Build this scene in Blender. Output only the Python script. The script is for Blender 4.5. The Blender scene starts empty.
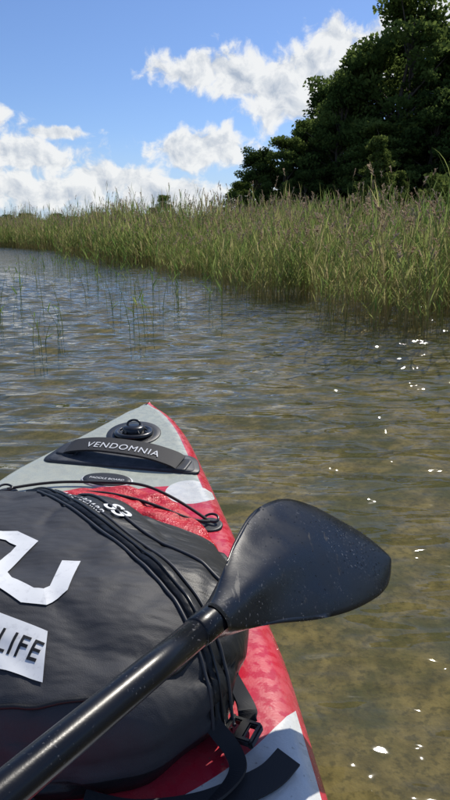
import bpy, bmesh, math, random
import numpy as np
from mathutils import Vector as V, Matrix
from mathutils.bvhtree import BVHTree
random.seed(4); rng=np.random.default_rng(4)
scene=bpy.context.scene
scene.view_settings.view_transform='Standard'; scene.view_settings.look='None'; scene.view_settings.exposure=0

# ---------------------------------------------------------------- helpers
def link(o,parent=None):
    scene.collection.objects.link(o)
    if parent: o.parent=parent
    return o
def empty(name,loc=(0,0,0)):
    o=bpy.data.objects.new(name,None); o.empty_display_size=.1; o.location=loc
    return link(o)
def mesh_obj(name,verts,faces,mat=None,parent=None,smooth=True):
    me=bpy.data.meshes.new(name); me.from_pydata([tuple(v) for v in verts],[],faces); me.update()
    if smooth: me.polygons.foreach_set('use_smooth',[True]*len(me.polygons))
    if mat: me.materials.append(mat)
    return link(bpy.data.objects.new(name,me),parent)
def np_mesh(name,verts,quads,mats=(),smooth=False,tint=None,matidx=None):
    verts=np.asarray(verts,dtype=np.float32); quads=np.asarray(quads,dtype=np.int32)
    me=bpy.data.meshes.new(name); nv=len(verts); nf=len(quads); k=quads.shape[1]
    me.vertices.add(nv); me.vertices.foreach_set('co',verts.ravel())
    me.loops.add(nf*k); me.loops.foreach_set('vertex_index',quads.ravel())
    me.polygons.add(nf); me.polygons.foreach_set('loop_start',np.arange(nf,dtype=np.int32)*k)
    me.polygons.foreach_set('loop_total',np.full(nf,k,dtype=np.int32))
    for m in mats: me.materials.append(m)
    if matidx is not None: me.polygons.foreach_set('material_index',np.asarray(matidx,dtype=np.int32))
    me.update(calc_edges=True)
    if smooth: me.polygons.foreach_set('use_smooth',np.ones(nf,dtype=bool))
    if tint is not None:
        a=me.attributes.new('tint','FLOAT','POINT'); a.data.foreach_set('value',np.asarray(tint,dtype=np.float32))
    return me
class NT:
    def __init__(s,tree): s.t=tree; s.n=tree.nodes; s.l=tree.links
    def new(s,typ,**kw):
        nd=s.n.new(typ)
        for k,v in kw.items(): setattr(nd,k,v)
        return nd
    def con(s,a,b): s.l.new(a,b)
    def setin(s,sock,v):
        if isinstance(v,bpy.types.NodeSocket): s.l.new(v,sock)
        elif v is not None: sock.default_value=v
    def math(s,op,a,b=None,c=None,clamp=False):
        nd=s.new('ShaderNodeMath',operation=op,use_clamp=clamp)
        for i,v in enumerate((a,b,c)):
            if v is not None: s.setin(nd.inputs[i],v)
        return nd.outputs[0]
    def vm(s,op,a,b=None,scale=None):
        nd=s.new('ShaderNodeVectorMath',operation=op)
        s.setin(nd.inputs[0],a)
        if b is not None: s.setin(nd.inputs[1],b)
        if scale is not None: s.setin(nd.inputs['Scale'],scale)
        return nd.outputs['Value'] if op in('LENGTH','DISTANCE','DOT_PRODUCT') else nd.outputs[0]
    def mix(s,f,a,b):
        nd=s.new('ShaderNodeMix',data_type='RGBA')
        s.setin(nd.inputs[0],f); s.setin(nd.inputs[6],a); s.setin(nd.inputs[7],b)
        return nd.outputs[2]
    def noise(s,vec,scale,detail=4,rough=.55,dim='3D'):
        nd=s.new('ShaderNodeTexNoise'); nd.noise_dimensions=dim
        if vec is not None: s.con(vec,nd.inputs['Vector'])
        nd.inputs['Scale'].default_value=scale; nd.inputs['Detail'].default_value=detail
        nd.inputs['Roughness'].default_value=rough
        return nd.outputs[0]
    def ramp(s,f,a,b,c0=0.,c1=1.,smooth=True):
        nd=s.new('ShaderNodeMapRange'); nd.interpolation_type='SMOOTHSTEP' if smooth else 'LINEAR'
        s.setin(nd.inputs[0],f); nd.inputs[1].default_value=a; nd.inputs[2].default_value=b
        nd.inputs[3].default_value=c0; nd.inputs[4].default_value=c1
        return nd.outputs[0]
    def bump(s,h,strength,dist,normal=None):
        nd=s.new('ShaderNodeBump'); nd.inputs['Strength'].default_value=strength; nd.inputs['Distance'].default_value=dist
        s.con(h,nd.inputs['Height'])
        if normal is not None: s.con(normal,nd.inputs['Normal'])
        return nd.outputs[0]
def mat(name,col=(.5,.5,.5),rough=.5,**kw):
    m=bpy.data.materials.new(name); m.use_nodes=True; nt=NT(m.node_tree)
    p=m.node_tree.nodes['Principled BSDF']
    p.inputs['Base Color'].default_value=(*col,1); p.inputs['Roughness'].default_value=rough
    for k,v in kw.items(): p.inputs[k].default_value=v
    return m,nt,p
def objco(nt): return nt.new('ShaderNodeTexCoord').outputs['Object']

# ---------------------------------------------------------------- sun + sky
AZ,EL=math.radians(34),math.radians(50)
sd=V((math.sin(AZ)*math.cos(EL),math.cos(AZ)*math.cos(EL),math.sin(EL)))
sl=bpy.data.lights.new('sun','SUN'); sl.energy=4.9; sl.angle=math.radians(.53); sl.color=(1,.94,.84)
so=link(bpy.data.objects.new('sun',sl)); so.rotation_euler=sd.to_track_quat('Z','Y').to_euler(); so.location=(10,10,30)
w=bpy.data.worlds.new('sky'); scene.world=w; w.use_nodes=True
nt=NT(w.node_tree); w.node_tree.nodes.clear()
sky=nt.new('ShaderNodeTexSky',sky_type='NISHITA'); sky.sun_disc=False
sky.sun_elevation=EL; sky.sun_rotation=AZ; sky.air_density=1.0; sky.dust_density=.3; sky.ozone_density=3.0
g=nt.new('ShaderNodeTexCoord').outputs['Generated']
sp=nt.new('ShaderNodeSeparateXYZ'); nt.con(g,sp.inputs[0])
az=nt.math('MULTIPLY',nt.math('ARCTAN2',sp.outputs[0],sp.outputs[1]),57.296)
el=nt.math('MULTIPLY',nt.math('ARCSINE',sp.outputs[2]),57.296)
cb=nt.new('ShaderNodeCombineXYZ'); nt.con(az,cb.inputs[0]); nt.con(el,cb.inputs[1])
ae=cb.outputs[0]
wn=nt.new('ShaderNodeTexNoise'); nt.con(ae,wn.inputs['Vector']); wn.inputs['Scale'].default_value=.35; wn.inputs['Detail'].default_value=2
wo=nt.vm('SCALE',nt.vm('SUBTRACT',wn.outputs['Color'],(.5,.5,.5)),scale=2.0)
aw=nt.vm('ADD',ae,wo)
blobs=[(-2.6,13.2,4.8,1.6),(1.2,12.7,4.6,2.4),(4.8,11.6,4.8,3.4),(8,12.8,4.0,3.0),(9.4,15.2,2.8,1.8),(12.6,14.2,3.8,2.1),
 (17.6,15.6,4.6,3.0),(-2.4,7.0,5.2,1.9),(-.4,7.9,3.0,1.6),(-17.0,6.4,6.0,2.0),(-20.0,9.2,3.4,1.5),(-14.2,8.4,3.0,.7),(-10.0,4.8,6,1.6),(-5,3.4,7.5,1.6),
 (-16,3.6,7.5,2.0),(0,2.9,5,1.3),(-24,5,7,3),(24,8,7,3),(31,14,8,3.5),(-33,14,8,3)]
acc=None
for a,e,rx,ry in blobs:
    d=nt.vm('LENGTH',nt.vm('MULTIPLY',nt.vm('SUBTRACT',aw,(a,e,0)),(1/rx,1/ry,0)))
    acc=d if acc is None else nt.math('SMOOTH_MIN',acc,d,.25)
pl=nt.new('ShaderNodeCombineXYZ')
zz=nt.math('MAXIMUM',sp.outputs[2],.05)
nt.con(nt.math('DIVIDE',sp.outputs[0],zz),pl.inputs[0]); nt.con(nt.math('DIVIDE',sp.outputs[1],zz),pl.inputs[1])
gen=nt.ramp(nt.noise(pl.outputs[0],.9,3,.6),.52,.66)
high=nt.math('MULTIPLY',gen,nt.ramp(el,23,32))
n1=nt.noise(aw,.42,7,.60)
n2=nt.noise(nt.vm('ADD',aw,(.45,.75,0)),.42,5,.60)
dens=nt.math('ADD',nt.math('SUBTRACT',1.08,acc),nt.math('MULTIPLY',nt.math('SUBTRACT',n1,.5),2.3))
mask=nt.ramp(dens,.0,.5)
relief=nt.math('MULTIPLY',nt.math('SUBTRACT',n1,n2),3.4)
thick=nt.ramp(dens,.35,1.3,0,.42)
lum=nt.math('SUBTRACT',nt.math('ADD',.88,relief),thick,clamp=True)
ccol=nt.mix(lum,(3.7,4.3,5.2,1),(7.9,8.0,8.0,1))
haze=nt.ramp(el,0,9,.6,0)
skb=nt.mix(1.0,sky.outputs[0],(.76,.86,1.08,1)); skb.node.blend_type='MULTIPLY'
skc=nt.mix(haze,skb,(4.3,5.3,6.8,1))
ms=nt.math('MAXIMUM',nt.math('MULTIPLY',mask,.96),nt.math('MULTIPLY',high,.7))
fin=nt.mix(ms,skc,ccol)
bg=nt.new('ShaderNodeBackground'); nt.con(fin,bg.inputs[0]); bg.inputs[1].default_value=.114
ow=nt.new('ShaderNodeOutputWorld'); nt.con(bg.outputs[0],ow.inputs[0])

# ---------------------------------------------------------------- camera
cam=bpy.data.cameras.new('camera'); cam.sensor_fit='VERTICAL'; cam.sensor_height=24; cam.lens=24*616/800
cam.clip_end=5000; cam.clip_start=.02
co=link(bpy.data.objects.new('camera',cam)); co.location=(0,0,.74); co.rotation_euler=(math.radians(75),0,0)
scene.camera=co

# ---------------------------------------------------------------- shoreline / terrain
shore=[(600,-500),(60,-60),(3.5,-12),(2.7,-2),(2.7,1.4),(2.6,3.4),(1.81,4.93),(1.34,5.69),(.82,6.77),(.34,8.37),(-.48,12),(-1.91,16.1),(-4.34,21.9),(-9.5,34.5),(-15.6,44),(-30,62),(-80,100),(-300,180),(-900,300)]
S=np.array(shore,float)
poly=np.vstack([S,[[-900,1500],[1500,1500],[1500,-500]]])
def sdist(P):
    P=np.asarray(P,float); best=np.full(len(P),1e9)
    for a,b in zip(S[:-1],S[1:]):
        ab=b-a; t=np.clip(((P-a)@ab)/(ab@ab),0,1); d=np.linalg.norm(P-(a+t[:,None]*ab),axis=1); best=np.minimum(best,d)
    ins=np.zeros(len(P),bool); n=len(poly); j=n-1
    for i in range(n):
        xi,yi=poly[i]; xj,yj=poly[j]
        c=((yi>P[:,1])!=(yj>P[:,1]))&(P[:,0]<(xj-xi)*(P[:,1]-yi)/((yj-yi) if yj!=yi else 1e-9)+xi)
        ins^=c; j=i
    return np.where(ins,best,-best)
def axis(lo,hi,step,ext,grow):
    core=list(np.arange(lo,hi,step)); a=[];x=hi;s_=step
    while x<ext: a.append(x); s_*=grow; x+=s_
    b=[];x=lo-step;s_=step
    while x>-ext: b.append(x); s_*=grow; x-=s_
    return np.array(b[::-1]+core+a)
def gridmesh(name,xs,ys,zf,mats,smooth=True):
    X,Y=np.meshgrid(xs,ys); Z=zf(X,Y,xs,ys)
    v=np.stack([X,Y,Z],-1).reshape(-1,3); nx=len(xs); ny=len(ys)
    i=np.arange(nx-1)[None,:]+np.arange(ny-1)[:,None]*nx
    q=np.stack([i,i+1,i+1+nx,i+nx],-1).reshape(-1,4)
    return np_mesh(name,v,q,mats,smooth)
def terr(X,Y,xs,ys):
    d=sdist(np.stack([X.ravel(),Y.ravel()],1)).reshape(X.shape)
    z=np.where(d<0,-.12-.11*np.minimum(-d,12),-.12+.05*np.minimum(d,8)+.05*np.clip(d-8,0,25))
    z+=.02*np.sin(X*2.1+1.3*np.sin(Y*1.7))*np.cos(Y*1.9)*(np.abs(X)<40)
    return z
gm,nt,p=mat('lakebed_and_soil',rough=.95)
oc=objco(nt); s2=nt.new('ShaderNodeSeparateXYZ'); nt.con(oc,s2.inputs[0])
n_a=nt.noise(oc,3.4,5,.62); n_b=nt.noise(oc,13,4,.6); n_c=nt.noise(oc,45,3,.6)
sand=nt.mix(nt.ramp(n_b,.35,.65),(.16,.125,.055,1),(.30,.235,.115,1))
sand=nt.mix(nt.math('MULTIPLY',nt.ramp(n_a,.42,.60),.8),sand,(.060,.068,.024,1))
sand=nt.mix(nt.math('MULTIPLY',nt.ramp(n_c,.48,.66),.5),sand,(.045,.04,.022,1))
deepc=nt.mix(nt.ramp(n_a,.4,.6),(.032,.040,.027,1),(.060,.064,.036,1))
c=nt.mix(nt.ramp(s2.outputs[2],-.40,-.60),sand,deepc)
c=nt.mix(nt.ramp(s2.outputs[2],-.02,.1),c,(.08,.09,.035,1))
nt.con(c,p.inputs['Base Color']); nt.con(nt.bump(n_b,.4,.03),p.inputs['Normal'])
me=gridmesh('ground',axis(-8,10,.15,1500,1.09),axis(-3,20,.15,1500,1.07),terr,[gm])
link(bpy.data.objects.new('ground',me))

# ---------------------------------------------------------------- water
wm=bpy.data.materials.new('lake_water'); wm.use_nodes=True; nt=NT(wm.node_tree); wm.node_tree.nodes.clear()
oc=objco(nt)
mp=nt.new('ShaderNodeMapping'); nt.con(oc,mp.inputs[0]); mp.inputs['Scale'].default_value=(.5,1.25,1); mp.inputs['Rotation'].default_value=(0,0,.2)
h=nt.math('ADD',nt.math('MULTIPLY',nt.noise(mp.outputs[0],5.5,2,.5),1.0),nt.math('MULTIPLY',nt.noise(mp.outputs[0],19,1,.5),.2))
nb=nt.bump(h,.9,.040)
# Schlick reflectance of water (F0 = 0.02), same from both sides
inc=nt.new('ShaderNodeNewGeometry').outputs['Incoming']
cosv=nt.math('ABSOLUTE',nt.vm('DOT_PRODUCT',nb,inc))
fres=nt.math('ADD',nt.math('MULTIPLY',nt.math('POWER',nt.math('SUBTRACT',1.0,cosv,clamp=True),5.0),.96),.022,clamp=True)
tr=nt.new('ShaderNodeBsdfTransparent'); tr.inputs[0].default_value=(.88,.87,.68,1)
df=nt.new('ShaderNodeBsdfDiffuse'); df.inputs[0].default_value=(.070,.080,.060,1)
gl=nt.new('ShaderNodeBsdfGlossy'); gl.inputs['Roughness'].default_value=.03; nt.con(nb,gl.inputs['Normal'])
m1=nt.new('ShaderNodeMixShader'); m1.inputs[0].default_value=.22; nt.con(tr.outputs[0],m1.inputs[1]); nt.con(df.outputs[0],m1.inputs[2])
m2=nt.new('ShaderNodeMixShader'); nt.con(fres,m2.inputs[0]); nt.con(m1.outputs[0],m2.inputs[1]); nt.con(gl.outputs[0],m2.inputs[2])
om=nt.new('ShaderNodeOutputMaterial'); nt.con(m2.outputs[0],om.inputs[0])
comps=[]
for k in range(60):
    lam=.09*(4.0**(rng.random()**1.1)) if k<50 else .4+.6*rng.random(); ang=math.radians(96+rng.normal()*22); kk=2*math.pi/lam
    comps.append((lam,kk*math.cos(ang),kk*math.sin(ang),rng.random()*6.28,lam*(.0046 if k<50 else .0018)*(.6+.8*rng.random())))
def wave(X,Y,xs,ys):
    dx=np.gradient(xs); dy=np.gradient(ys); sp_=np.maximum(np.abs(dx)[None,:]*.6,np.abs(dy)[:,None])
    Z=np.zeros_like(X)
    for lam,kx,ky,ph,a in comps:
        f=np.clip((lam/sp_-2.5)/2,0,1); Z+=a*f*np.sin(kx*X+ky*Y+ph+.5*np.sin(.9*X+.6*Y+ph))
    Z*=.85+.3*np.sin(X*.5+1)*np.sin(Y*.37)
    return Z
me=gridmesh('lake_water',axis(-4.5,4.5,.028,1500,1.035),axis(-.4,9,.021,1500,1.022),wave,[wm])
link(bpy.data.objects.new('lake_water',me))

# ---------------------------------------------------------------- paddle board
def dk(Y): return .10+.09*max(0.,(Y-1.0))**2
R=[(-1.25,-.32),(-1.2,-.15),(-1.0,.0),(-.6,.1),(0,.138),(.576,.135),(.641,.127),(.718,.119),(.847,.104),(.97,.081),(1.107,.056),(1.272,.027),(1.499,-.026),(1.678,-.072),(1.811,-.108),(1.9,-.145),(1.96,-.180),(2.0,-.219),(2.016,-.254)]
Lf=[(-1.25,-.32),(-1.2,-.5),(-1.0,-.64),(-.6,-.73),(0,-.77),(.6,-.765),(1.0,-.73),(1.3,-.68),(1.556,-.607),(1.678,-.533),(1.846,-.423),(1.95,-.355),(1.993,-.315),(2.008,-.287),(2.016,-.254)]
def smoothtab(tab):
    y=np.array([a for a,b in tab]); x=np.array([b for a,b in tab]); return lambda q:np.interp(q,y,x)
fR,fL=smoothtab(R),smoothtab(Lf)
ys=np.concatenate([np.linspace(-1.25,-1,14),np.linspace(-.97,1.8,150),2.016-.216*(1-np.linspace(0,1,34)[1:])**2])
def sm(f,y):
    if y>1.9 or y<-1.1: return float(f(y))
    return float(np.mean([f(y+o) for o in np.linspace(-.05,.05,9)]))
verts=[];dr=[];NR=9;ND=36
for y in ys:
    xr,xl=sm(fR,y),sm(fL,y); wd=max(xr-xl,.002); r=min(.055,wd/2); hh=.055*min(1,(wd/.12)**.5); zt=dk(y)
    row=[]
    for k in range(NR):
        ph=-math.pi/2+math.pi*k/(NR-1)*.999; row.append((xr-r+r*math.cos(ph),zt-hh+hh*math.sin(ph)))
    for k in range(1,ND):
        t=k/ND; row.append((xr-r+(xl-xr+2*r)*t,zt))
    for k in range(NR):
        ph=math.pi/2-math.pi*k/(NR-1)*.999; row.append((xl+r-r*math.cos(ph),zt-hh+hh*math.sin(ph)))
    for x,z in row: verts.append((x,y,z)); dr.append(min(xr-x,3.0))
m_=len(row);faces=[]
for i in range(len(ys)-1):
    for k in range(m_):
        k2=(k+1)%m_; faces.append((i*m_+k,i*m_+k2,(i+1)*m_+k2,(i+1)*m_+k))
faces.append(tuple(range(m_))[::-1]); faces.append(tuple((len(ys)-1)*m_+k for k in range(m_)))
bm_,nt,p=mat('board_pvc',rough=.38)
p.inputs['Coat Weight'].default_value=.25; p.inputs['Coat Roughness'].default_value=.15
oc=objco(nt); s3=nt.new('ShaderNodeSeparateXYZ'); nt.con(oc,s3.inputs[0])
flat=nt.new('ShaderNodeCombineXYZ'); nt.con(s3.outputs[0],flat.inputs[0]); nt.con(s3.outputs[1],flat.inputs[1])
def disc(cx,cy,r): return nt.math('LESS_THAN',nt.vm('DISTANCE',flat.outputs[0],(cx,cy,0)),r)
GREY=(.38,.41,.35,1);WHITE=(.62,.64,.63,1);RED=(.50,.010,.035,1)
at_=nt.new('ShaderNodeAttribute',attribute_name='dr'); drs=at_.outputs['Fac']
c=nt.mix(nt.math('LESS_THAN',s3.outputs[1],1.0),GREY,WHITE)
c=nt.mix(disc(-.30,.98,.47),c,RED)
c=nt.mix(disc(-.13,1.19,.275),c,RED)
c=nt.mix(disc(.045,.93,.185),c,RED)
c=nt.mix(disc(-.088,1.435,.062),c,WHITE)
c=nt.mix(disc(-.50,.36,.30),c,RED)
c=nt.mix(disc(-.17,.40,.14),c,RED)
c=nt.mix(disc(.02,.28,.10),c,GREY)
c=nt.mix(disc(-.35,-.25,.22),c,WHITE)
strip=nt.math('MULTIPLY',nt.math('LESS_THAN',drs,.040),nt.math('GREATER_THAN',s3.outputs[1],1.46))
strip2=nt.math('LESS_THAN',drs,.016)
c=nt.mix(nt.math('MAXIMUM',strip,strip2),c,RED)
sn=nt.noise(oc,7,5,.65); c=nt.mix(nt.ramp(sn,.35,.75,0,.25),c,(.2,.18,.15,1))
sp2=nt.noise(oc,120,2,.5); c=nt.mix(nt.ramp(sp2,.68,.74,0,.5),c,(.12,.11,.09,1))
nt.con(c,p.inputs['Base Color'])
wet=nt.noise(oc,60,3,.5); nt.con(nt.ramp(wet,.4,.62,.22,.5),p.inputs['Roughness'])
nt.con(nt.bump(nt.noise(oc,260,2,.5),.15,.002),p.inputs['Normal'])
board=empty('paddle_board')
hull=mesh_obj('hull',verts,faces,bm_,board)
a=hull.data.attributes.new('dr','FLOAT','POINT'); a.data.foreach_set('value',np.array(dr,dtype=np.float32))

rub,nt,p=mat('black_rubber',(.022,.024,.027),.48)
oc=objco(nt); nt.con(nt.bump(nt.noise(oc,400,2,.5),.3,.001),p.inputs['Normal'])
nt.con(nt.mix(nt.noise(oc,30,4,.6),(.010,.011,.013,1),(.026,.028,.033,1)),p.inputs['Base Color'])
eva,nt,p=mat('grey_pad_rubber',(.035,.039,.047),.6)
oc=objco(nt); nt.con(nt.mix(nt.ramp(nt.noise(oc,40,5,.7),.35,.7),(.030,.034,.042,1),(.065,.070,.082,1)),p.inputs['Base Color'])
nt.con(nt.bump(nt.noise(oc,300,2,.5),.3,.001),p.inputs['Normal'])
web,nt,p=mat('black_webbing',(.011,.012,.015),.7)
oc=objco(nt); wv=nt.new('ShaderNodeTexWave'); nt.con(oc,wv.inputs[0]); wv.inputs['Scale'].default_value=260
nt.con(nt.bump(wv.outputs[0],.2,.0006),p.inputs['Normal'])
plas,_,_=mat('black_plastic',(.014,.015,.017),.28)
ink,nt,p=mat('white_print',(.7,.7,.7),.6)
oc=objco(nt); nt.con(nt.mix(nt.ramp(nt.noise(oc,90,5,.7),.5,.85),(.62,.64,.66,1),(.36,.37,.40,1)),p.inputs['Base Color'])
gink,_,_=mat('grey_piping',(.035,.037,.043),.5)

def rounded_poly(pts,r=.02,n=6):
    out=[];N=len(pts)
    for i in range(N):
        p0,p1,p2=V(pts[i-1]),V(pts[i]),V(pts[(i+1)%N])
        a_=(p0-p1).normalized();b_=(p2-p1).normalized(); rr=min(r,(p0-p1).length*.45,(p2-p1).length*.45)
        s_,e_=p1+a_*rr,p1+b_*rr
        for k in range(n+1):
            t=k/n; out.append(s_*(1-t)**2+p1*2*t*(1-t)+e_*t*t)
    return out
def ell(cx,cy,rx,ry,ang=0,n=48):
    o=[]
    for k in range(n):
        t=2*math.pi*k/n; x,y=rx*math.cos(t),ry*math.sin(t)
        o.append(V((cx+x*math.cos(ang)-y*math.sin(ang),cy+x*math.sin(ang)+y*math.cos(ang))))
    return o
def plate(name,outl,zf,th,m,parent,cell=.02,bev=.0015):
    bm=bmesh.new(); c_=sum(outl,V((0,0)))/len(outl)
    rings=[]
    for sc,z in [(1.0,-.001),(1.0,th*.6),('in',th)]:
        rg=[]
        for q in outl:
            qq=q+(c_-q).normalized()*bev if sc=='in' else q
            rg.append(bm.verts.new((qq.x,qq.y,zf(qq.x,qq.y)+z)))
        rings.append(rg)
    for f_ in (.8,.6,.4,.2):
        rg=[]
        for q in outl:
            qq=c_+(q-c_)*f_; rg.append(bm.verts.new((qq.x,qq.y,zf(qq.x,qq.y)+th)))
        rings.append(rg)
    n=len(outl)
    for r0,r1 in zip(rings[:-1],rings[1:]):
        for k in range(n): bm.faces.new((r0[k],r0[(k+1)%n],r1[(k+1)%n],r1[k]))
    cv=bm.verts.new((c_.x,c_.y,zf(c_.x,c_.y)+th)); rl=rings[-1]
    for k in range(n): bm.faces.new((rl[k],rl[(k+1)%n],cv))
    bmesh.ops.recalc_face_normals(bm,faces=bm.faces)
    me=bpy.data.meshes.new(name); bm.to_mesh(me); bm.free(); me.materials.append(m)
    for f_ in me.polygons: f_.use_smooth=True
    return link(bpy.data.objects.new(name,me),parent)
def tube(name,pts,r,m,parent,res=8,cyc=False):
    cu=bpy.data.curves.new(name,'CURVE'); cu.dimensions='3D'; cu.bevel_depth=r; cu.bevel_resolution=3; cu.use_fill_caps=True
    s_=cu.splines.new('NURBS' if len(pts)>3 else 'POLY'); s_.points.add(len(pts)-1)
    for i,q in enumerate(pts): s_.points[i].co=(*q,1)
    if s_.type=='NURBS': s_.order_u=4; s_.use_endpoint_u=not cyc; s_.resolution_u=res
    s_.use_cyclic_u=cyc
    cu.materials.append(m); return link(bpy.data.objects.new(name,cu),parent)
def text(name,body,pos,ang,size,zf,off,m,parent,spacing=1.0,bold=.0,sx=1.0,shear=0.):
    cu=bpy.data.curves.new('t','FONT'); cu.body=body; cu.size=size; cu.space_character=spacing; cu.offset=bold; cu.shear=shear
    o=bpy.data.objects.new('t',cu); scene.collection.objects.link(o)
    bpy.context.view_layer.update()
    dg=bpy.context.evaluated_depsgraph_get(); me=bpy.data.meshes.new_from_object(o.evaluated_get(dg))
    bpy.data.objects.remove(o)
    bm=bmesh.new(); bm.from_mesh(me); bmesh.ops.triangulate(bm,faces=bm.faces)
    xs_=[v.co.x for v in bm.verts]; ys_=[v.co.y for v in bm.verts]; mx_,my_=(min(xs_)+max(xs_))/2,(min(ys_)+max(ys_))/2
    for _ in range(6):
        es=[e for e in bm.edges if e.calc_length()>.007]
        if not es: break
        bmesh.ops.subdivide_edges(bm,edges=es,cuts=1); bmesh.ops.triangulate(bm,faces=bm.faces)
    ca,sa=math.cos(ang),math.sin(ang)
    for v in bm.verts:
        x,y=(v.co.x-mx_)*sx,v.co.y-my_; X=pos[0]+x*ca-y*sa; Y=pos[1]+x*sa+y*ca; v.co=(X,Y,zf(X,Y)+off)
    bm.to_mesh(me); bm.free(); me.name=name; me.materials.clear(); me.materials.append(m)
    return link(bpy.data.objects.new(name,me),parent)
def ribbon(name,pts,wid,m,parent,th=.003,n=60,wdir=None):
    P=[V(q) for q in pts]; 
    def cr(t):
        t=t*(len(P)-1); i=min(int(t),len(P)-2); f=t-i
        p0,p1,p2,p3=P[max(i-1,0)],P[i],P[i+1],P[min(i+2,len(P)-1)]
        return .5*((2*p1)+(p2-p0)*f+(2*p0-5*p1+4*p2-p3)*f*f+(3*p1-p0-3*p2+p3)*f**3)
    bm=bmesh.new(); prev=None
    for k in range(n+1):
        t=k/n; q=cr(t); d=(cr(min(t+.01,1))-cr(max(t-.01,0))).normalized()
        s_=(V(wdir) if wdir else d.cross(V((0,0,1)))); s_=(s_-d*s_.dot(d)).normalized(); nn=s_.cross(d).normalized()
        rg=[bm.verts.new(q+s_*(wid/2)*a+nn*b*th/2) for a,b in((-1,-1),(1,-1),(1,1),(-1,1))]
        if prev:
            for j in range(4): bm.faces.new((prev[j],prev[(j+1)%4],rg[(j+1)%4],rg[j]))
        else: bm.faces.new(rg)
        prev=rg
    bm.faces.new(prev[::-1]); bmesh.ops.recalc_face_normals(bm,faces=bm.faces)
    me=bpy.data.meshes.new(name); bm.to_mesh(me); bm.free(); me.materials.append(m)
    return link(bpy.data.objects.new(name,me),parent)
dkf=lambda x,y:dk(y)
pad=[(-.515,1.605),(-.063,1.525),(-.078,1.628),(-.46,1.735)]
plate('pad_border',rounded_poly(pad,.035),dkf,.004,rub,board)
cpt=V((-.28,1.622)); pin=[tuple(cpt+(V(q)-cpt)*.93) for q in pad]
plate('pad_inner',rounded_poly(pin,.03),dkf,.006,eva,board)
cpt=V((-.285,1.620))
hd=V((.304,-.088)).normalized(); hn=V((-hd.y,hd.x))
def hp(a,b,z): q=cpt+hd*a+hn*b; return (q.x,q.y,dk(q.y)+z)
for sx_ in(-1,1):
    plate('handle_anchor',rounded_poly([hp(sx_*.165-.03,-.034,0)[:2],hp(sx_*.165+.03,-.034,0)[:2],hp(sx_*.165+.03,.034,0)[:2],hp(sx_*.165-.03,.034,0)[:2]],.012),dkf,.010,rub,board)
ribbon('grab_handle',[hp(-.17,0,.012),hp(-.145,0,.022),hp(-.08,0,.034),hp(0,0,.037),hp(.08,0,.034),hp(.145,0,.022),hp(.17,0,.012)],.066,web,board,.006,wdir=(hn.x,hn.y,.25))
def hz(x,y):
    q_=V((x,y))-cpt; a_=q_.dot(hd); b_=q_.dot(hn); return dk(cpt.y+hd.y*a_)+.041-.003*(a_/.08)**2+b_*.26-.25*max(0,abs(a_)-.08)**1.5
text('handle_text','VENDOMNIA',(cpt.x+.002,cpt.y-.010),math.atan2(hd.y,hd.x),.034,hz,.0015,ink,board,1.12,.0,1.0)
plate('valve_patch',ell(-.277,1.783,.082,.082),dkf,.004,rub,board)
def lathe(name,c,prof,m,parent,n=36):
    vs=[];fs=[]
    for r_,z_ in prof:
        for k in range(n): t=2*math.pi*k/n; vs.append((c[0]+r_*math.cos(t),c[1]+r_*math.sin(t),c[2]+z_))
    for i in range(len(prof)-1):
        for k in range(n): fs.append((i*n+k,i*n+(k+1)%n,(i+1)*n+(k+1)%n,(i+1)*n+k))
    fs.append(tuple((len(prof)-1)*n+k for k in range(n)))
    return mesh_obj(name,vs,fs,m,parent)
zc=dk(1.783)
lathe('valve_rim',(-.277,1.783,zc),[(.060,.004),(.060,.010),(.055,.013),(.046,.012),(.043,.007),(.0,.007)],plas,board)
lathe('valve_cap',(-.277,1.783,zc),[(.034,.006),(.034,.022),(.030,.027),(.012,.028),(.0,.028)],plas,board)
tube('valve_ring',[(-.277+.020*math.cos(t),1.783+.006+.008*math.sin(t),zc+.030+.011*math.sin(t)) for t in np.linspace(0,2*math.pi,13)[:-1]],.0035,plas,board,cyc=True)
for k in range(6):
    t=k*math.pi/3; tube('cap_lug',[(-.277+.03*math.cos(t),1.783+.03*math.sin(t),zc+.02),(-.277+.041*math.cos(t),1.783+.041*math.sin(t),zc+.012)],.003,plas,board)
plate('label_rim',ell(-.307,1.494,.070,.037,-.2),dkf,.0035,ink,board)
plate('label_patch',ell(-.307,1.494,.066,.034,-.2),dkf,.0055,rub,board)
text('label_text','PADDLE BOARD',(-.307,1.494),-.2,.013,dkf,.0065,ink,board,1.0)
def dring(x,y,ang=0):
    plate('ring_patch',ell(x,y,.030,.030),dkf,.004,rub,board)
    z=dk(y); ca,sa=math.cos(ang),math.sin(ang)
    q=[(-.018,0),(-.018,.012),(-.008,.022),(.008,.022),(.018,.012),(.018,0)]
    tube('d_ring',[(x+a*ca-b*sa,y+a*sa+b*ca,z+.010+b*.4) for a,b in q],.0028,plas,board,cyc=True)
dring(-.545,1.42,.5); dring(-.035,1.27,-.5); dring(-.68,.95)
def cord(name,pts,z=.010): tube(name,[(x,y,dk(y)+(zz or z)) for x,y,zz in pts],.0036,web,board)
cord('bungee_cord',[(-.545,1.43,0),(-.47,1.465,0),(-.38,1.472,0),(-.29,1.462,0),(-.22,1.425,.03),(-.15,1.37,.035),(-.08,1.315,.02),(-.035,1.27,0)])
cord('bungee_cord_2',[(-.42,1.36,.03),(-.33,1.375,.035),(-.24,1.34,.04),(-.14,1.28,.04),(-.07,1.23,.03),(-.035,1.27,0)])

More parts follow.
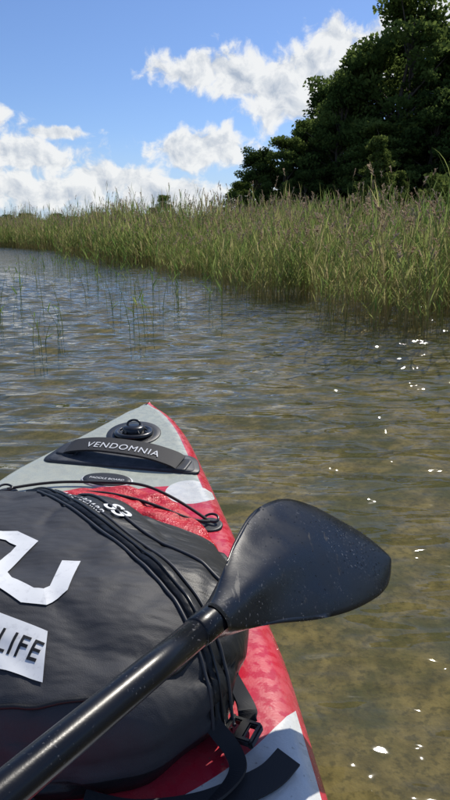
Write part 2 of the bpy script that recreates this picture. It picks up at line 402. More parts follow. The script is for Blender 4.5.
redm,nt,p=mat('wet_red_fabric',(.50,.012,.02),.25)
oc=objco(nt); nt.con(nt.bump(nt.noise(oc,45,5,.65),.7,.012),p.inputs['Normal'])
nt.con(nt.ramp(nt.noise(oc,30,3,.5),.4,.6,.12,.45),p.inputs['Roughness'])
ro=rounded_poly([(-.46,1.10),(-.10,1.03),(.0,1.10),(-.04,1.22),(-.12,1.35),(-.20,1.415),(-.33,1.42),(-.46,1.38)],.05)
bm=bmesh.new(); c_=sum(ro,V((0,0)))/len(ro); rings=[]
for sc,z in((1,0),(1.01,.012),(.97,.024),(.88,.032),(.75,.036),(.55,.038),(.3,.038),(.1,.038)):
    rg=[]
    for k,q in enumerate(ro):
        qq=c_+(q-c_)*sc; zz=z+(.006*math.sin(qq.x*60+3*math.sin(qq.y*40))+.005*math.sin(qq.y*75+2*math.sin(qq.x*33)))*(sc<.99)
        rg.append(bm.verts.new((qq.x,qq.y,dk(qq.y)+zz)))
    rings.append(rg)
n=len(ro)
for r0,r1 in zip(rings[:-1],rings[1:]):
    for k in range(n): bm.faces.new((r0[k],r0[(k+1)%n],r1[(k+1)%n],r1[k]))
bm.faces.new(rings[-1]); bmesh.ops.recalc_face_normals(bm,faces=bm.faces)
me=bpy.data.meshes.new('red_dry_bag'); bm.to_mesh(me); bm.free(); me.materials.append(redm)
for f_ in me.polygons: f_.use_smooth=True
o=link(bpy.data.objects.new('red_dry_bag',me)); sb=o.modifiers.new('s','SUBSURF'); sb.levels=1; sb.render_levels=2

# ---------------------------------------------------------------- backpack
bag=empty('backpack')
def fabric(name,c0,c1,rough,bs=.7):
    m,nt,p=mat(name,c0,rough); oc=objco(nt)
    nt.con(nt.mix(nt.noise(oc,22,6,.65),(*c0,1),(*c1,1)),p.inputs['Base Color'])
    mp_=nt.new('ShaderNodeMapping'); nt.con(oc,mp_.inputs[0]); mp_.inputs['Rotation'].default_value=(0,0,.9); mp_.inputs['Scale'].default_value=(1,2.4,1)
    big=nt.noise(mp_.outputs[0],7,3,.5); fine=nt.noise(oc,700,2,.5)
    nt.con(nt.bump(fine,.35,.0010,nt.bump(big,bs,.022)),p.inputs['Normal'])
    p.inputs['Specular IOR Level'].default_value=.35
    return m
fabA=fabric('bag_grey_fabric',(.022,.0235,.028),(.042,.044,.051),.62)
fabB=fabric('bag_black_coated',(.007,.008,.009),(.014,.015,.017),.45)
out=[(.015,.70),(.040,.79),(.040,.93),(.010,1.03),(-.06,1.065),(-.14,1.075),(-.20,1.115),(-.30,1.155),(-.45,1.165),(-.585,1.14),(-.635,1.0),(-.64,.78),(-.57,.64),(-.42,.585),(-.25,.565),(-.12,.575),(-.045,.625)]
ol=[];N=len(out)
for i in range(N):
    P=[V(out[(i+j)%N]) for j in(-1,0,1,2)]
    for k in range(8):
        f=k/8; ol.append(.5*((2*P[1])+(P[2]-P[0])*f+(2*P[0]-5*P[1]+4*P[2]-P[3])*f*f+(3*P[1]-P[0]-3*P[2]+P[3])*f**3))
cB=V((-.29,.86))
def sstep(x): x=max(0,min(1,x)); return x*x*(3-2*x)
def hbag(x,y):
    h_=.185-.06*sstep((x+.20)/.2)*sstep((y-.80)/.2)-.02*sstep((.74-y)/.14)
    return h_
nr=56;vs=[];fs=[];fm=[]
from mathutils import noise as mn
for k in range(nr+1):
    t=k/nr
    if t<.12: g_=.95+.05*math.sin(t/.12*math.pi/2); zr=t/.12*.22
    else:
        a_=(t-.12)/.88*math.pi/2
        g_=max(0,math.cos(a_))**.62; zr=.22+.78*math.sin(a_)**.62
    for q in ol:
        qq=cB+(q-cB)*g_; z=.10+hbag(qq.x,qq.y)*zr
        nn_=mn.noise(V((qq.x*6,qq.y*6,z*9)))*.012+mn.noise(V((qq.x*13+3,qq.y*7+qq.x*6,z*10)))*.006
        cr_=math.sqrt(mn.noise(V((qq.x*7+qq.y*3,qq.y*7-qq.x*5,z*16+7)))**2+.0006); cr_=-max(0,.15-cr_)*.11*(1-.80*zr)
        z+=(nn_+cr_)*min(1,zr*1.2)
        side=(q-cB).normalized(); off=(nn_*1.3+cr_*.9)*(1-t)
        vs.append((qq.x+side.x*off,qq.y+side.y*off,max(z,.1005)))
n=len(ol)
def zipx(y): return np.interp(y,[.50,.72,.85,1.11,1.2],[.02,-.03,-.122,-.34,-.40])
for k in range(nr):
    for j in range(n):
        f=(k*n+j,k*n+(j+1)%n,(k+1)*n+(j+1)%n,(k+1)*n+j); fs.append(f)
        cx=sum(vs[i][0] for i in f)/4; cy=sum(vs[i][1] for i in f)/4
        fm.append(1 if (cx>zipx(cy) or k<6) else 0)
body=mesh_obj('bag_body',vs,fs,fabA,bag); body.data.materials.append(fabB)
body.data.polygons.foreach_set('material_index',fm)
body.data.update()
bvh=BVHTree.FromPolygons([V(v) for v in vs],fs)
def bz(x,y):
    r_=bvh.ray_cast(V((x,y,1)),V((0,0,-1)))
    return r_[0].z if r_[0] else .12
def surf(pts,off=.003,n=None):
    P=[V(q) for q in pts]; o_=[]
    for a_,b_ in zip(P[:-1],P[1:]):
        m=max(2,int((b_-a_).length/.012))
        for k in range(m): q=a_+(b_-a_)*k/m; o_.append((q.x,q.y,bz(q.x,q.y)+off))
    q=P[-1]; o_.append((q.x,q.y,bz(q.x,q.y)+off))
    z=[q[2] for q in o_]
    for _ in range(2): z=[z[0]]+[max(z[i],(z[i-1]+z[i]+z[i+1])/3) for i in range(1,len(z)-1)]+[z[-1]]
    return [(q[0],q[1],zz_) for q,zz_ in zip(o_,z)]
def crv(pts,n=6):
    P=[V(q) for q in pts];o_=[]
    for i in range(len(P)-1):
        p0,p1,p2,p3=P[max(i-1,0)],P[i],P[i+1],P[min(i+2,len(P)-1)]
        for k in range(n):
            f=k/n; q=.5*((2*p1)+(p2-p0)*f+(2*p0-5*p1+4*p2-p3)*f*f+(3*p1-p0-3*p2+p3)*f**3); o_.append((q.x,q.y))
    return o_+[tuple(P[-1])]
zl=[(-.385,1.135),(-.34,1.09),(-.235,.965),(-.122,.83),(-.07,.765),(-.03,.705),(.0,.655)]
def band(name,pts,wid,m,off,parent):
    P=surf(pts,0); vs_=[];fs_=[]
    for i,q in enumerate(P):
        a_=V(P[max(i-1,0)][:2]);b_=V(P[min(i+1,len(P)-1)][:2]); d=(b_-a_).normalized(); s_=V((-d.y,d.x))
        for w_,dz in((-.5,-.004),(-.46,off),(0,off*1.15),(.46,off),(.5,-.004)):
            x,y=q[0]+s_.x*w_*wid,q[1]+s_.y*w_*wid; vs_.append((x,y,bz(x,y)+dz))
        if i:
            b0=(i-1)*5;b1=i*5
            for j in range(4): fs_.append((b0+j,b0+j+1,b1+j+1,b1+j))
    return mesh_obj(name,vs_,fs_,m,parent)
band('zip_tape',crv(zl),.024,fabB,.004,bag)
tube('zip_coil',surf(crv(zl),.0060),.0018,plas,bag)
sh=lambda pts,dx,dy:[(x+dx,y+dy) for x,y in pts]
tube('zip_piping',surf(crv(sh(zl[1:],-.014,-.011)),.002),.0024,gink,bag)
tube('zip_piping_2',surf(crv(sh(zl[1:],.013,.011)),.002),.0024,gink,bag)
tube('flap_piping',surf(crv([(-.30,1.13),(-.20,1.00),(-.11,.90),(-.03,.83),(.02,.77)]),.002),.0028,gink,bag)
tube('pocket_piping',surf(crv([(-.58,.72),(-.50,.65),(-.40,.613),(-.30,.597),(-.20,.590),(-.12,.605),(-.06,.645),(-.02,.70)]),.002),.003,fabB,bag)
def decal(name,quads,m,off):
    vs_=[];fs_=[]
    for A,B,C_,D_ in quads:
        A,B,C_,D_=V(A),V(B),V(C_),V(D_); NN=max(3,int(max((B-A).length,(C_-D_).length)/.008)); MM=max(2,int((D_-A).length/.008)); b=len(vs_)
        for i in range(NN+1):
            for j in range(MM+1):
                u,v=i/NN,j/MM; q=(A*(1-u)+B*u)*(1-v)+(D_*(1-u)+C_*u)*v; vs_.append((q.x,q.y,bz(q.x,q.y)+off))
        for i in range(NN):
            for j in range(MM): a_=b+i*(MM+1)+j; fs_.append((a_,a_+1,a_+MM+2,a_+MM+1))
    return mesh_obj(name,vs_,fs_,m,bag)
def stroke(pts,w_):
    P=[V(q) for q in pts]; Lp=[];Rp=[]
    for i,q in enumerate(P):
        d0=(q-P[i-1]).normalized() if i else (P[1]-P[0]).normalized(); d1=(P[i+1]-q).normalized() if i<len(P)-1 else d0
        n0=V((-d0.y,d0.x)); n1=V((-d1.y,d1.x)); mm=(n0+n1).normalized(); k=w_/2/max(.45,mm.dot(n0)); Lp.append(q+mm*k); Rp.append(q-mm*k)
    return [(Lp[i],Lp[i+1],Rp[i+1],Rp[i]) for i in range(len(P)-1)]
decal('printed_mark',stroke([(-.46,.890),(-.335,.880),(-.303,.856),(-.322,.775),(-.305,.752),(-.262,.722),(-.238,.720),(-.224,.736),(-.222,.80)],.027),ink,.0022)
decal('printed_mark_2',stroke([(-.46,.825),(-.375,.820),(-.362,.805),(-.372,.745)],.025),ink,.0022)
decal('printed_box',[((-.44,.742),(-.222,.670),(-.214,.612),(-.44,.675))],ink,.0024)
text('box_text','FOR LIFE',(-.290,.664),-.31,.032,bz,.0036,fabB,bag,1.15,.0003)
text('side_text','PADDLE BOARD',(-.262,1.028),-.90,.021,bz,.0030,ink,bag,1.15,.0002)
text('side_text_2','S3',(-.186,.985),-.93,.046,bz,.0045,ink,bag,1.0,.0010,1.35)
ribbon('strap_wide',[(-.16,.55,.125),(-.10,.548,.112),(-.03,.562,.106),(.02,.580,.110),(.055,.602,.108),(.080,.632,.106)],.034,web,bag,.003,wdir=(-.5,.86,.1))
ribbon('strap_tail',[(-.03,.66,.150),(-.01,.645,.135),(.01,.625,.122),(.015,.600,.118),(-.005,.572,.114),(-.04,.550,.108),(-.08,.535,.108)],.022,web,bag,.003,wdir=(.8,.3,.3))
ribbon('strap_side',[(-.035,.735,.20),(.0,.722,.165),(.022,.706,.135),(.030,.690,.124),(.030,.67,.122)],.026,web,bag,.003,wdir=(.3,.8,.2))
ribbon('strap_under',[(-.26,.575,.14),(-.20,.535,.115),(-.13,.520,.106),(-.05,.530,.106),(.0,.540,.107),(.05,.538,.106)],.022,web,bag,.003)
def box(name,c,s_,rot,m,parent,bev=.003):
    bm=bmesh.new(); bmesh.ops.create_cube(bm,size=1)
    for v in bm.verts: v.co=V((v.co.x*s_[0],v.co.y*s_[1],v.co.z*s_[2]))
    bmesh.ops.bevel(bm,geom=bm.edges[:],offset=bev,segments=2,affect='EDGES')
    me=bpy.data.meshes.new(name); bm.to_mesh(me); bm.free(); me.materials.append(m)
    o=link(bpy.data.objects.new(name,me),parent); o.location=c; o.rotation_euler=rot; return o
bk=(.022,.655,.124); rz=-.5
for nm,off,s_ in(('buckle_bar',(-.019,0),(.007,.034,.010)),('buckle_bar',(.019,0),(.007,.034,.010)),('buckle_bar',(0,-.015),(.040,.007,.010)),('buckle_bar',(0,.015),(.040,.007,.010)),('buckle_tongue',(0,0),(.014,.030,.007))):
    x=bk[0]+off[0]*math.cos(rz)-off[1]*math.sin(rz); y=bk[1]+off[0]*math.sin(rz)+off[1]*math.cos(rz)
    box(nm,(x,y,bk[2]),s_,(0.1,-.1,rz),plas,bag,.0018)

# ---------------------------------------------------------------- paddle
pad_e=empty('paddle')
car,nt,p=mat('paddle_black',(.005,.006,.009),.26)
oc=objco(nt); rr_=nt.ramp(nt.noise(oc,25,3,.5),.3,.75,.24,.34)
scn=nt.new('ShaderNodeMapping'); nt.con(oc,scn.inputs[0]); scn.inputs['Scale'].default_value=(60,9,30); scn.inputs['Rotation'].default_value=(.3,.2,.7)
scr=nt.ramp(nt.noise(scn.outputs[0],1.0,4,.7),.64,.70)
spk=nt.math('MULTIPLY',nt.ramp(nt.noise(oc,330,1,.5),.66,.72),nt.ramp(nt.noise(oc,9,3,.6),.42,.62))
nt.con(nt.math('ADD',rr_,nt.math('MULTIPLY',scr,.22)),p.inputs['Roughness'])
dc=nt.mix(nt.math('MULTIPLY',scr,.35),(.004,.005,.008,1),(.05,.05,.055,1))
nt.con(nt.mix(nt.math('MULTIPLY',spk,.5),dc,(.16,.16,.17,1)),p.inputs['Base Color'])
nt.con(nt.bump(nt.noise(oc,420,2,.5),.06,.001),p.inputs['Normal'])
p.inputs['Specular IOR Level'].default_value=.30
Nk=V((-.010,.542,.368)); Aa=V((.666,.703,-.249)).normalized(); nB=V((.581,-.276,.763)).normalized(); Ww=nB.cross(Aa).normalized()
U=[(-.012,.010),(.0135,.0245),(.0595,.0571),(.0898,.0794),(.1452,.1126),(.1965,.129),(.2451,.1323),(.2931,.1165),(.334,.090),(.3727,.0593),(.390,.030),(.388,.008)]
Lw=[(-.002,-.0165),(.0115,-.0188),(.0385,-.0208),(.0868,-.025),(.1568,-.0345),(.2325,-.0388),(.3038,-.0345),(.340,-.027),(.3562,-.021),(.372,-.0125),(.383,-.002),(.388,.008)]
def resamp(P,n):
    P=[V(q) for q in P]; d=[0]
    for a_,b_ in zip(P[:-1],P[1:]): d.append(d[-1]+(b_-a_).length)
    o_=[]
    for k in range(n):
        s_=d[-1]*(1-(1-k/(n-1))**1.25); i=max(0,min(len(P)-2,int(np.searchsorted(d,s_))-1)); f=(s_-d[i])/(d[i+1]-d[i])
        q0,q1,q2,q3=P[max(i-1,0)],P[i],P[i+1],P[min(i+2,len(P)-1)]
        o_.append(.5*((2*q1)+(q2-q0)*f+(2*q0-5*q1+4*q2-q3)*f*f+(3*q1-q0-3*q2+q3)*f**3))
    return o_
NS,NC=56,28
Ur,Lr=resamp(U,NS),resamp(Lw,NS)
def bpt(a,w,h_): return Nk+Aa*a+Ww*w+nB*h_
def bh(s_,t,wd):
    ridge=.0150*max(0,1-s_/.60)**1.4*math.exp(-(t*1.0*wd/.026)**2)
    return ridge-.006*t*t*min(1,s_*3)+.003*math.sin(s_*math.pi)*(1-t*t)
vs=[];fs=[]
for i in range(NS):
    s_=i/(NS-1); u,l=Ur[i],Lr[i]; wd=(u-l).length/2
    for j in range(NC+1):
        t=-1+2*j/NC; q=l+(u-l)*(t+1)/2; e=(1-t**8)*.0018
        vs.append(bpt(q.x,q.y,bh(s_,t,wd)+e))
    for j in range(NC+1):
        t=1-2*j/NC; q=l+(u-l)*(t+1)/2; e=(1-t**8)*.0018
        vs.append(bpt(q.x,q.y,bh(s_,t,wd)*(1 if s_>.4 else (s_/.4)*2-1)-e-.0008))
m_=2*(NC+1)
for i in range(NS-1):
    for j in range(m_): fs.append((i*m_+j,i*m_+(j+1)%m_,(i+1)*m_+(j+1)%m_,(i+1)*m_+j))
fs.append(tuple(range(m_))); fs.append(tuple((NS-1)*m_+k for k in range(m_))[::-1])
blade=mesh_obj('blade',vs,fs,car,pad_e)
sdv=(V((-.010,.542,.368))-V((-.140,.339,.381))).normalized()
def lathe_path(name,pts,radii,m,parent,n=24):
    vs=[];fs=[]
    for i,q in enumerate(pts):
        q=V(q); d=(V(pts[min(i+1,len(pts)-1)])-V(pts[max(i-1,0)])).normalized(); a_=d.cross(V((0,0,1))).normalized(); b_=a_.cross(d)
        for k in range(n): t=2*math.pi*k/n; vs.append(q+(a_*math.cos(t)+b_*math.sin(t))*radii[i])
    for i in range(len(pts)-1):
        for k in range(n): fs.append((i*n+k,i*n+(k+1)%n,(i+1)*n+(k+1)%n,(i+1)*n+k))
    fs.append(tuple(range(n))[::-1]); fs.append(tuple((len(pts)-1)*n+k for k in range(n)))
    return mesh_obj(name,vs,fs,m,parent)
P0=Nk+sdv*-.005
lathe_path('shaft',[P0-sdv*1.15,P0-sdv*.8,P0-sdv*.4,P0-sdv*.1,P0],[.0145]*5,car,pad_e)
lathe_path('neck',[Nk-sdv*.034,Nk-sdv*.032,Nk-sdv*.018,Nk+sdv*.0,Nk+sdv*.018+Aa*.004,Nk+sdv*.018+Aa*.03-nB*.002,Nk+sdv*.018+Aa*.06-nB*.005,Nk+sdv*.016+Aa*.09-nB*.008],[.0146,.0156,.0160,.0160,.0150,.0130,.0095,.003],car,pad_e)
g0=P0-sdv*1.15; cr_=sdv.cross(V((0,0,1))).normalized()
lathe_path('grip',[g0-cr_*.055,g0-cr_*.045,g0,g0+cr_*.045,g0+cr_*.055],[.008,.016,.018,.016,.008],car,pad_e)
drm,nt,p=mat('water_drop',(1,1,1),.02); p.inputs['Transmission Weight'].default_value=1; p.inputs['IOR'].default_value=1.33
bb=BVHTree.FromPolygons([v.co.copy() for v in blade.data.vertices],[tuple(f.vertices) for f in blade.data.polygons])
bm=bmesh.new(); cnt=0
while cnt<420:
    a_=random.uniform(.12,.385) if random.random()<.35 else random.gauss(.335,.035); w_=random.uniform(-.035,.13)
    o_=bpt(a_,w_,.1); r_=bb.ray_cast(o_,-nB)
    if r_[0] is None: continue
    cnt+=1; rad=random.uniform(.0004,.0014)
    q_=nB.to_track_quat('Z','Y').to_matrix().to_4x4()
    bmesh.ops.create_icosphere(bm,subdivisions=1,radius=rad,matrix=Matrix.Translation(r_[0])@q_@Matrix.Diagonal((1,1,.5,1)))
me=bpy.data.meshes.new('water_drops'); bm.to_mesh(me); bm.free(); me.materials.append(drm)
for f_ in me.polygons: f_.use_smooth=True
link(bpy.data.objects.new('water_drops',me),pad_e)

# ---------------------------------------------------------------- vegetation materials
def leafmat(name,c0,c1,c2,trans=.3,rough=.55):
    m=bpy.data.materials.new(name); m.use_nodes=True; nt=NT(m.node_tree); m.node_tree.nodes.clear()
    at=nt.new('ShaderNodeAttribute',attribute_name='tint').outputs['Fac']
    oi=nt.new('ShaderNodeObjectInfo').outputs['Random']
    f=nt.math('ADD',at,nt.math('MULTIPLY',nt.math('SUBTRACT',oi,.5),.5),clamp=True)
    r=nt.new('ShaderNodeValToRGB'); nt.con(f,r.inputs[0]); e=r.color_ramp.elements
    e[0].color=(*c0,1); e[1].color=(*c2,1); x=e.new(.5); x.color=(*c1,1)
    p=nt.new('ShaderNodeBsdfDiffuse'); nt.con(r.outputs[0],p.inputs['Color'])
    t=nt.new('ShaderNodeBsdfTranslucent'); nt.con(r.outputs[0],t.inputs[0])
    mx=nt.new('ShaderNodeMixShader'); mx.inputs[0].default_value=trans; nt.con(p.outputs[0],mx.inputs[1]); nt.con(t.outputs[0],mx.inputs[2])
    o=nt.new('ShaderNodeOutputMaterial'); nt.con(mx.outputs[0],o.inputs[0]); return m
reedm=leafmat('reed_leaf',(.48,.39,.20),(.31,.34,.11),(.14,.23,.055),.5)
plumem=leafmat('reed_plume',(.34,.24,.16),(.46,.37,.26),(.24,.16,.11),.35,.8)
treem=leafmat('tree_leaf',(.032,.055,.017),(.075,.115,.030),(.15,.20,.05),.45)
bushm=leafmat('bush_leaf',(.07,.10,.025),(.12,.16,.04),(.18,.20,.06),.4)
bark,nt,p=mat('bark',(.09,.07,.05),.9)

# ---------------------------------------------------------------- reeds
def reed_arrays(nst,rad,hmin=.75,plume=.35,leaves=(3,6),thin=1.0,hmax=1.05):
    Vs=[];Q=[];T=[];M=[]
    def add(vv,qq,t,m):
        b=len(Vs); Vs.extend(vv); Q.extend([tuple(b+i for i in q) for q in qq]); T.extend([t]*len(vv)); M.extend([m]*len(qq))
    for _ in range(nst):
        r_=rad*math.sqrt(random.random()); t0=random.random()*6.28; x0,y0=r_*math.cos(t0),r_*math.sin(t0)
        H_=random.uniform(hmin,hmax)*(1.25 if random.random()<.08 else 1); lean=random.gauss(0,.06),random.gauss(0,.06); wd=random.uniform(.0020,.0036)*thin
        ba=random.random()*3.14; tb=min(1,max(0,random.gauss(.5,.3)))
        def pos(s_): return (x0+lean[0]*s_*s_*H_,y0+lean[1]*s_*s_*H_,-.22+(H_+.22)*s_)
        vv=[]
        for k in range(4):
            s_=k/3; x,y,z=pos(s_); w_=wd*(1-.6*s_)
            for j in range(3): a_=ba+j*2.094; vv.append((x+w_*math.cos(a_),y+w_*math.sin(a_),z))
        qq=[(k*3+j,k*3+(j+1)%3,(k+1)*3+(j+1)%3,(k+1)*3+j) for k in range(3) for j in range(3)]
        add(vv,qq,max(0,tb-.35),0)
        for q in range(random.randint(*leaves)):
            s_=random.uniform(.35,.97); x,y,z=pos(s_); az_=random.random()*6.28; L_=random.uniform(.15,.36)*(.7+.3*H_); tilt=random.uniform(.12,.5); dr_=random.uniform(.1,1.0)
            lw=random.uniform(.003,.0065)*thin; vv=[];cx,cz=0,0
            px,py=-math.sin(az_),math.cos(az_)
            for k in range(5):
                f=k/4; w_=lw*(.55+1.2*f if f<.4 else 1.05*(1-f)/.6)+.0003
                X=x+math.cos(az_)*cx; Y=y+math.sin(az_)*cx; Z=z+cz
                vv+=[(X-px*w_,Y-py*w_,Z),(X+px*w_,Y+py*w_,Z)]
                an=tilt+dr_*f; cx+=L_/4*math.sin(an); cz+=L_/4*math.cos(an)
            add(vv,[(2*k,2*k+1,2*k+3,2*k+2) for k in range(4)],min(1,max(0,tb+random.gauss(.15,.2))),0)
        if random.random()<plume and H_>.85:
            x,y,z=pos(1); az_=random.random()*6.28
            for q in range(18):
                f=random.random(); L_=random.uniform(.03,.06); a_=az_+random.gauss(0,.8)
                cx=x+math.cos(az_)*.05*f; cy=y+math.sin(az_)*.05*f; cz=z-.03+.15*f*(1-.3*f)
                ex,ey,ez=cx+math.cos(a_)*L_*.5,cy+math.sin(a_)*L_*.5,cz+L_*.5
                add([(cx-.003,cy,cz),(cx+.003,cy+.003,cz),(ex+.006,ey+.003,ez),(ex-.006,ey,ez)],[(0,1,2,3)],random.random(),1)
    return Vs,Q,T,M
clumps=[]
for k in range(8):
    a_=reed_arrays(38,.42,.45,.55); clumps.append(np_mesh('reed_clump',a_[0],a_[1],[reedm,plumem],False,a_[2],a_[3]))
far=[]
for k in range(4):
    a_=reed_arrays(50,.9,.60,.6,(3,5),2.0); far.append(np_mesh('reed_clump_far',a_[0],a_[1],[reedm,plumem],False,a_[2],a_[3]))
reeds=empty('reed_bed')
def put(meshes,x,y,z,sc,hs,parent,name='reed_clump'):
    o=bpy.data.objects.new(name,random.choice(meshes)); o.location=(x,y,z); o.rotation_euler=(random.gauss(0,.03),random.gauss(0,.03),random.random()*6.28)
    o.scale=(sc,sc,hs); return link(o,parent)
pts=[]
seg=S[4:17]
for a,b in zip(seg[:-1],seg[1:]):
    L_=np.linalg.norm(b-a); tg=(b-a)/L_; nr_=np.array([tg[1],-tg[0]]); mid=(a+b)/2; dist=np.hypot(*mid)
    fr_=dist>17
    depth=5.5 if not fr_ else 14
    dens_=4.3 if dist<9 else (2.8 if not fr_ else .7)
    if mid[1]<3: dens_=1
    for _ in range(int(L_*depth*dens_)):
        s_=random.random()*L_; d=depth*random.random()**1.9+random.gauss(0,.13)
        q=a+tg*s_+nr_*d; pts.append((q[0],q[1],d,fr_))
P=np.array([(q[0],q[1]) for q in pts]); D=sdist(P)
cnt=0
for (x,y,d,fr_),dd in zip(pts,D):
    if dd<-.25: continue
    if dd<.5 and math.sin(x*3.1+y*2.3)+math.sin(y*1.7-x)+random.gauss(0,.5)<-.6: continue
    dist=math.hypot(x,y)
    hb=.68+.36*min(1,max(0,dd)/2.2); hb*=1+.72*min(1,max(0,dist-8)/25); hb*=1+.20*math.sin(x*1.3+2)*math.sin(y*.9)
    hb*=random.uniform(.75,1.18)
    put(far if fr_ else clumps,x,y,0,1.0 if not fr_ else 1.2,hb,reeds); cnt+=1
spots=[(-1.94,5.41,.42),(-1.90,5.3,.3),(-1.25,4.24,.30),(-1.20,4.3,.16),(-1.29,4.93,.40),(-1.33,5.0,.25),(-1.59,7.3,.50),(-.69,4.69,.38),(-.66,4.8,.26),(-.68,6.3,.58),(-.62,6.2,.35),(-.53,7.3,.45),(-1.7,9.3,.6),(-3.6,13.8,.7),(-.2,7.6,.5),(.05,7.3,.5),(-.1,6.6,.35),(-.75,5.6,.45),(.55,6.3,.5),(.3,6.9,.5),(1.0,5.4,.4),(1.25,5.1,.45),(-1.8,6.2,.4),(-1.1,6.0,.35)]
for k in range(85):
    t=random.random(); spots.append((-.1-3.6*t+random.gauss(0,.5)-random.random(),6.2+10*t+random.gauss(0,.8),random.uniform(.25,.65)))
VV=[];QQ=[];TT=[];MM_=[]
for x,y,h_ in spots:
    a_=reed_arrays(random.choice([1,1,2,3]),.09,.7,.0,(1,3),1.15)
    b=len(VV)
    VV+=[(vx+x,vy+y,vz*h_*1.0 if vz>0 else vz) for vx,vy,vz in a_[0]]; QQ+=[tuple(b+i for i in q) for q in a_[1]]; TT+=a_[2]; MM_+=a_[3]
link(bpy.data.objects.new('sparse_reeds',np_mesh('sparse_reeds',VV,QQ,[reedm,plumem],False,[min(1,t+.3) for t in TT],MM_)))

# ---------------------------------------------------------------- trees
def tree_mesh(name,H_,cr,nclump,nleaf,leaf,mats,shape='broad',base=.12):
    Vs=[];Q=[];T=[];M=[]
    def cone(p0,p1,r0,r1,n=6):
        p0=V(p0);p1=V(p1); d=(p1-p0).normalized(); a_=d.orthogonal().normalized(); b_=d.cross(a_); b=len(Vs)
        for q,r_ in((p0,r0),(p1,r1)):
            for k in range(n): t=2*math.pi*k/n; Vs.append(tuple(q+(a_*math.cos(t)+b_*math.sin(t))*r_)); T.append(0)
        for k in range(n): Q.append((b+k,b+(k+1)%n,b+n+(k+1)%n,b+n+k)); M.append(1)
    tx=0;ty=0;pr=(0,0,-.5)
    for k in range(1,7):
        f=k/6; tx+=random.gauss(0,.14); ty+=random.gauss(0,.14); q=(tx,ty,H_*.9*f); cone(pr,q,.022*H_*(1-.85*(f-1/6)),.022*H_*(1-.85*f)); pr=q
    cl=[]
    for k in range(nclump):
        f=base+(1-base)*random.random()
        if shape=='broad': rr=cr*(math.sin(min(1,(f-base)/(1-base)*1.0+.12)*math.pi*.93)**.6)
        else: rr=cr*(1-(f-base)/(1-base))**.8+.1
        a_=random.random()*6.28; r_=rr*(.35+.65*random.random()**.5)*random.uniform(.75,1.25)
        c_=(tx*f+r_*math.cos(a_),ty*f+r_*math.sin(a_),H_*f*.97); cl.append((c_,random.random(),cr*random.uniform(.12,.30)))
        if k%3==0: cone((tx*f*.9,ty*f*.9,max(.5,H_*f*.75)),c_,.006*H_,.0015*H_,4)
    C=[]
    for c_,tn,rc in cl:
        n=int(nleaf*(rc/cr/.22)**2*random.uniform(.7,1.2)); g=rng.normal(size=(n,3)); g/=np.linalg.norm(g,axis=1)[:,None]; g*=(rng.random((n,1))**.45)*rc*1.1; g[:,2]*=.6
        cen=g+np.array(c_); u=rng.normal(size=(n,3)); u/=np.linalg.norm(u,axis=1)[:,None]; w_=rng.normal(size=(n,3)); w_-=(w_*u).sum(1)[:,None]*u; w_/=np.linalg.norm(w_,axis=1)[:,None]
        L_=leaf*rng.uniform(.5,1.3,(n,1)); q=np.stack([cen-u*L_,cen+w_*L_*.6,cen+u*L_,cen-w_*L_*.6],1).reshape(-1,3)
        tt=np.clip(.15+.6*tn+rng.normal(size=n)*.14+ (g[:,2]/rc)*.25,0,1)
        C.append((q,np.repeat(tt,4)))
    b=len(Vs); q=np.concatenate([c_[0] for c_ in C]); t=np.concatenate([c_[1] for c_ in C])
    nq=len(q)//4
    verts=np.vstack([np.array(Vs),q]); quads=np.vstack([np.array(Q),np.arange(nq*4).reshape(-1,4)+b])
    return np_mesh(name,verts,quads,mats,False,np.concatenate([np.array(T,float),t]),np.concatenate([np.array(M),np.zeros(nq)]))
tv=[tree_mesh('deciduous_tree',10,2.8,125,140,.12,[treem,bark]) for _ in range(5)]
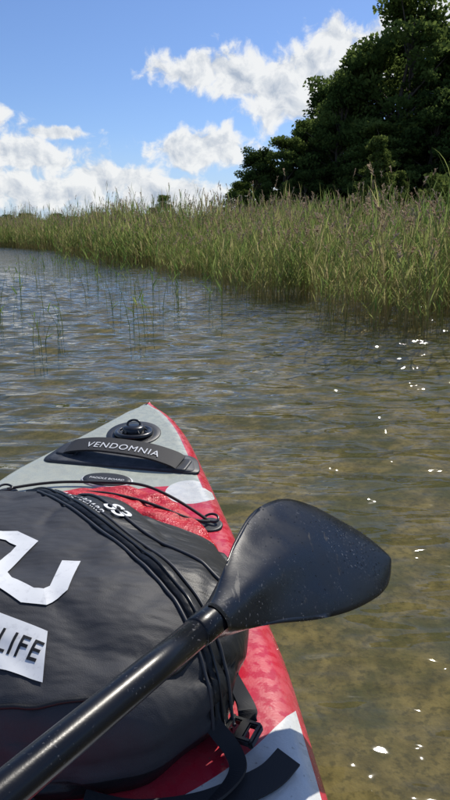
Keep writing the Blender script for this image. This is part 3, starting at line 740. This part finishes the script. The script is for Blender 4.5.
tl=[(1.1,49,4.2,.9),(2.6,47,6.3,.8),(4.2,46,6.9,.85),(6.0,48,8.3,.8),(7.6,46,10.6,.75),(9.6,46.5,12.6,.8),(11.8,45,15.4,.8),(14.2,46,13.0,.8),(16.8,46,14.6,.85),(20.0,46,15.5,1),(24,46,15,1),
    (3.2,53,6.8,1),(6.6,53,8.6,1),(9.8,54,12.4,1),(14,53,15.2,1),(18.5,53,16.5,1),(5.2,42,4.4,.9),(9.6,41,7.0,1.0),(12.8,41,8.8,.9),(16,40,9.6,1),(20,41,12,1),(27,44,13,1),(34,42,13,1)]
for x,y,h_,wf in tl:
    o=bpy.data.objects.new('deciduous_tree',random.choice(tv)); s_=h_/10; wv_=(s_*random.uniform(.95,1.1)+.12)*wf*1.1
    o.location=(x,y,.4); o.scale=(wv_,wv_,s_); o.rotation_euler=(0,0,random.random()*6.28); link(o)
bv=[tree_mesh('bush',3,1.5,40,110,.08,[bushm,bark],base=.02) for _ in range(2)]
dv=[tree_mesh('dark_bush',3,1.7,40,110,.10,[treem,bark],base=.02) for _ in range(2)]
pv=tree_mesh('conifer_tree',5,1.2,120,110,.07,[bushm,bark],'cone',.08)
for x,y,h_ in[(8.0,34,5.6),(9.4,35,4.0),(12.2,34,5.0)]:
    o=bpy.data.objects.new('conifer_tree',pv); o.location=(x,y,.1); o.scale=(h_/5*1.1,h_/5*1.1,h_/5); o.rotation_euler=(0,0,random.random()*6); link(o)
for k in range(24):
    x=1+k*.95+random.random(); y=random.uniform(30,39)+(4 if x<6 else 0); h_=random.uniform(.5,1.0)
    o=bpy.data.objects.new('bush',random.choice(dv if random.random()<.7 else bv)); o.location=(x,y,.1); o.scale=(h_*1.3,h_*1.3,h_); o.rotation_euler=(0,0,random.random()*6); link(o)
for x,y,h_ in[(5.6,17,.75),(6.4,16.5,.6),(7.4,18,.8),(3.9,19,.5)]:
    o=bpy.data.objects.new('bush',random.choice(bv)); o.location=(x,y,.0); o.scale=(h_*.9,h_*.9,h_); o.rotation_euler=(0,0,random.random()*6); link(o)
for x,y,h_ in[(-8.7,88,6.2),(-10.3,90,4.6)]:
    o=bpy.data.objects.new('deciduous_tree',tv[1]); o.location=(x,y,0); o.scale=(.55,.55,h_/10); link(o)
tlrow=empty('distant_tree_line')
for k in range(60):
    x=-75+k*1.7+random.gauss(0,.6); y=150+random.gauss(0,8)
    o=bpy.data.objects.new('distant_tree',random.choice(tv)); o.location=(x,y,-.2); s_=random.uniform(.35,.62); o.scale=(s_*1.7,s_*1.7,s_); link(o,tlrow)
print('reeds',cnt)
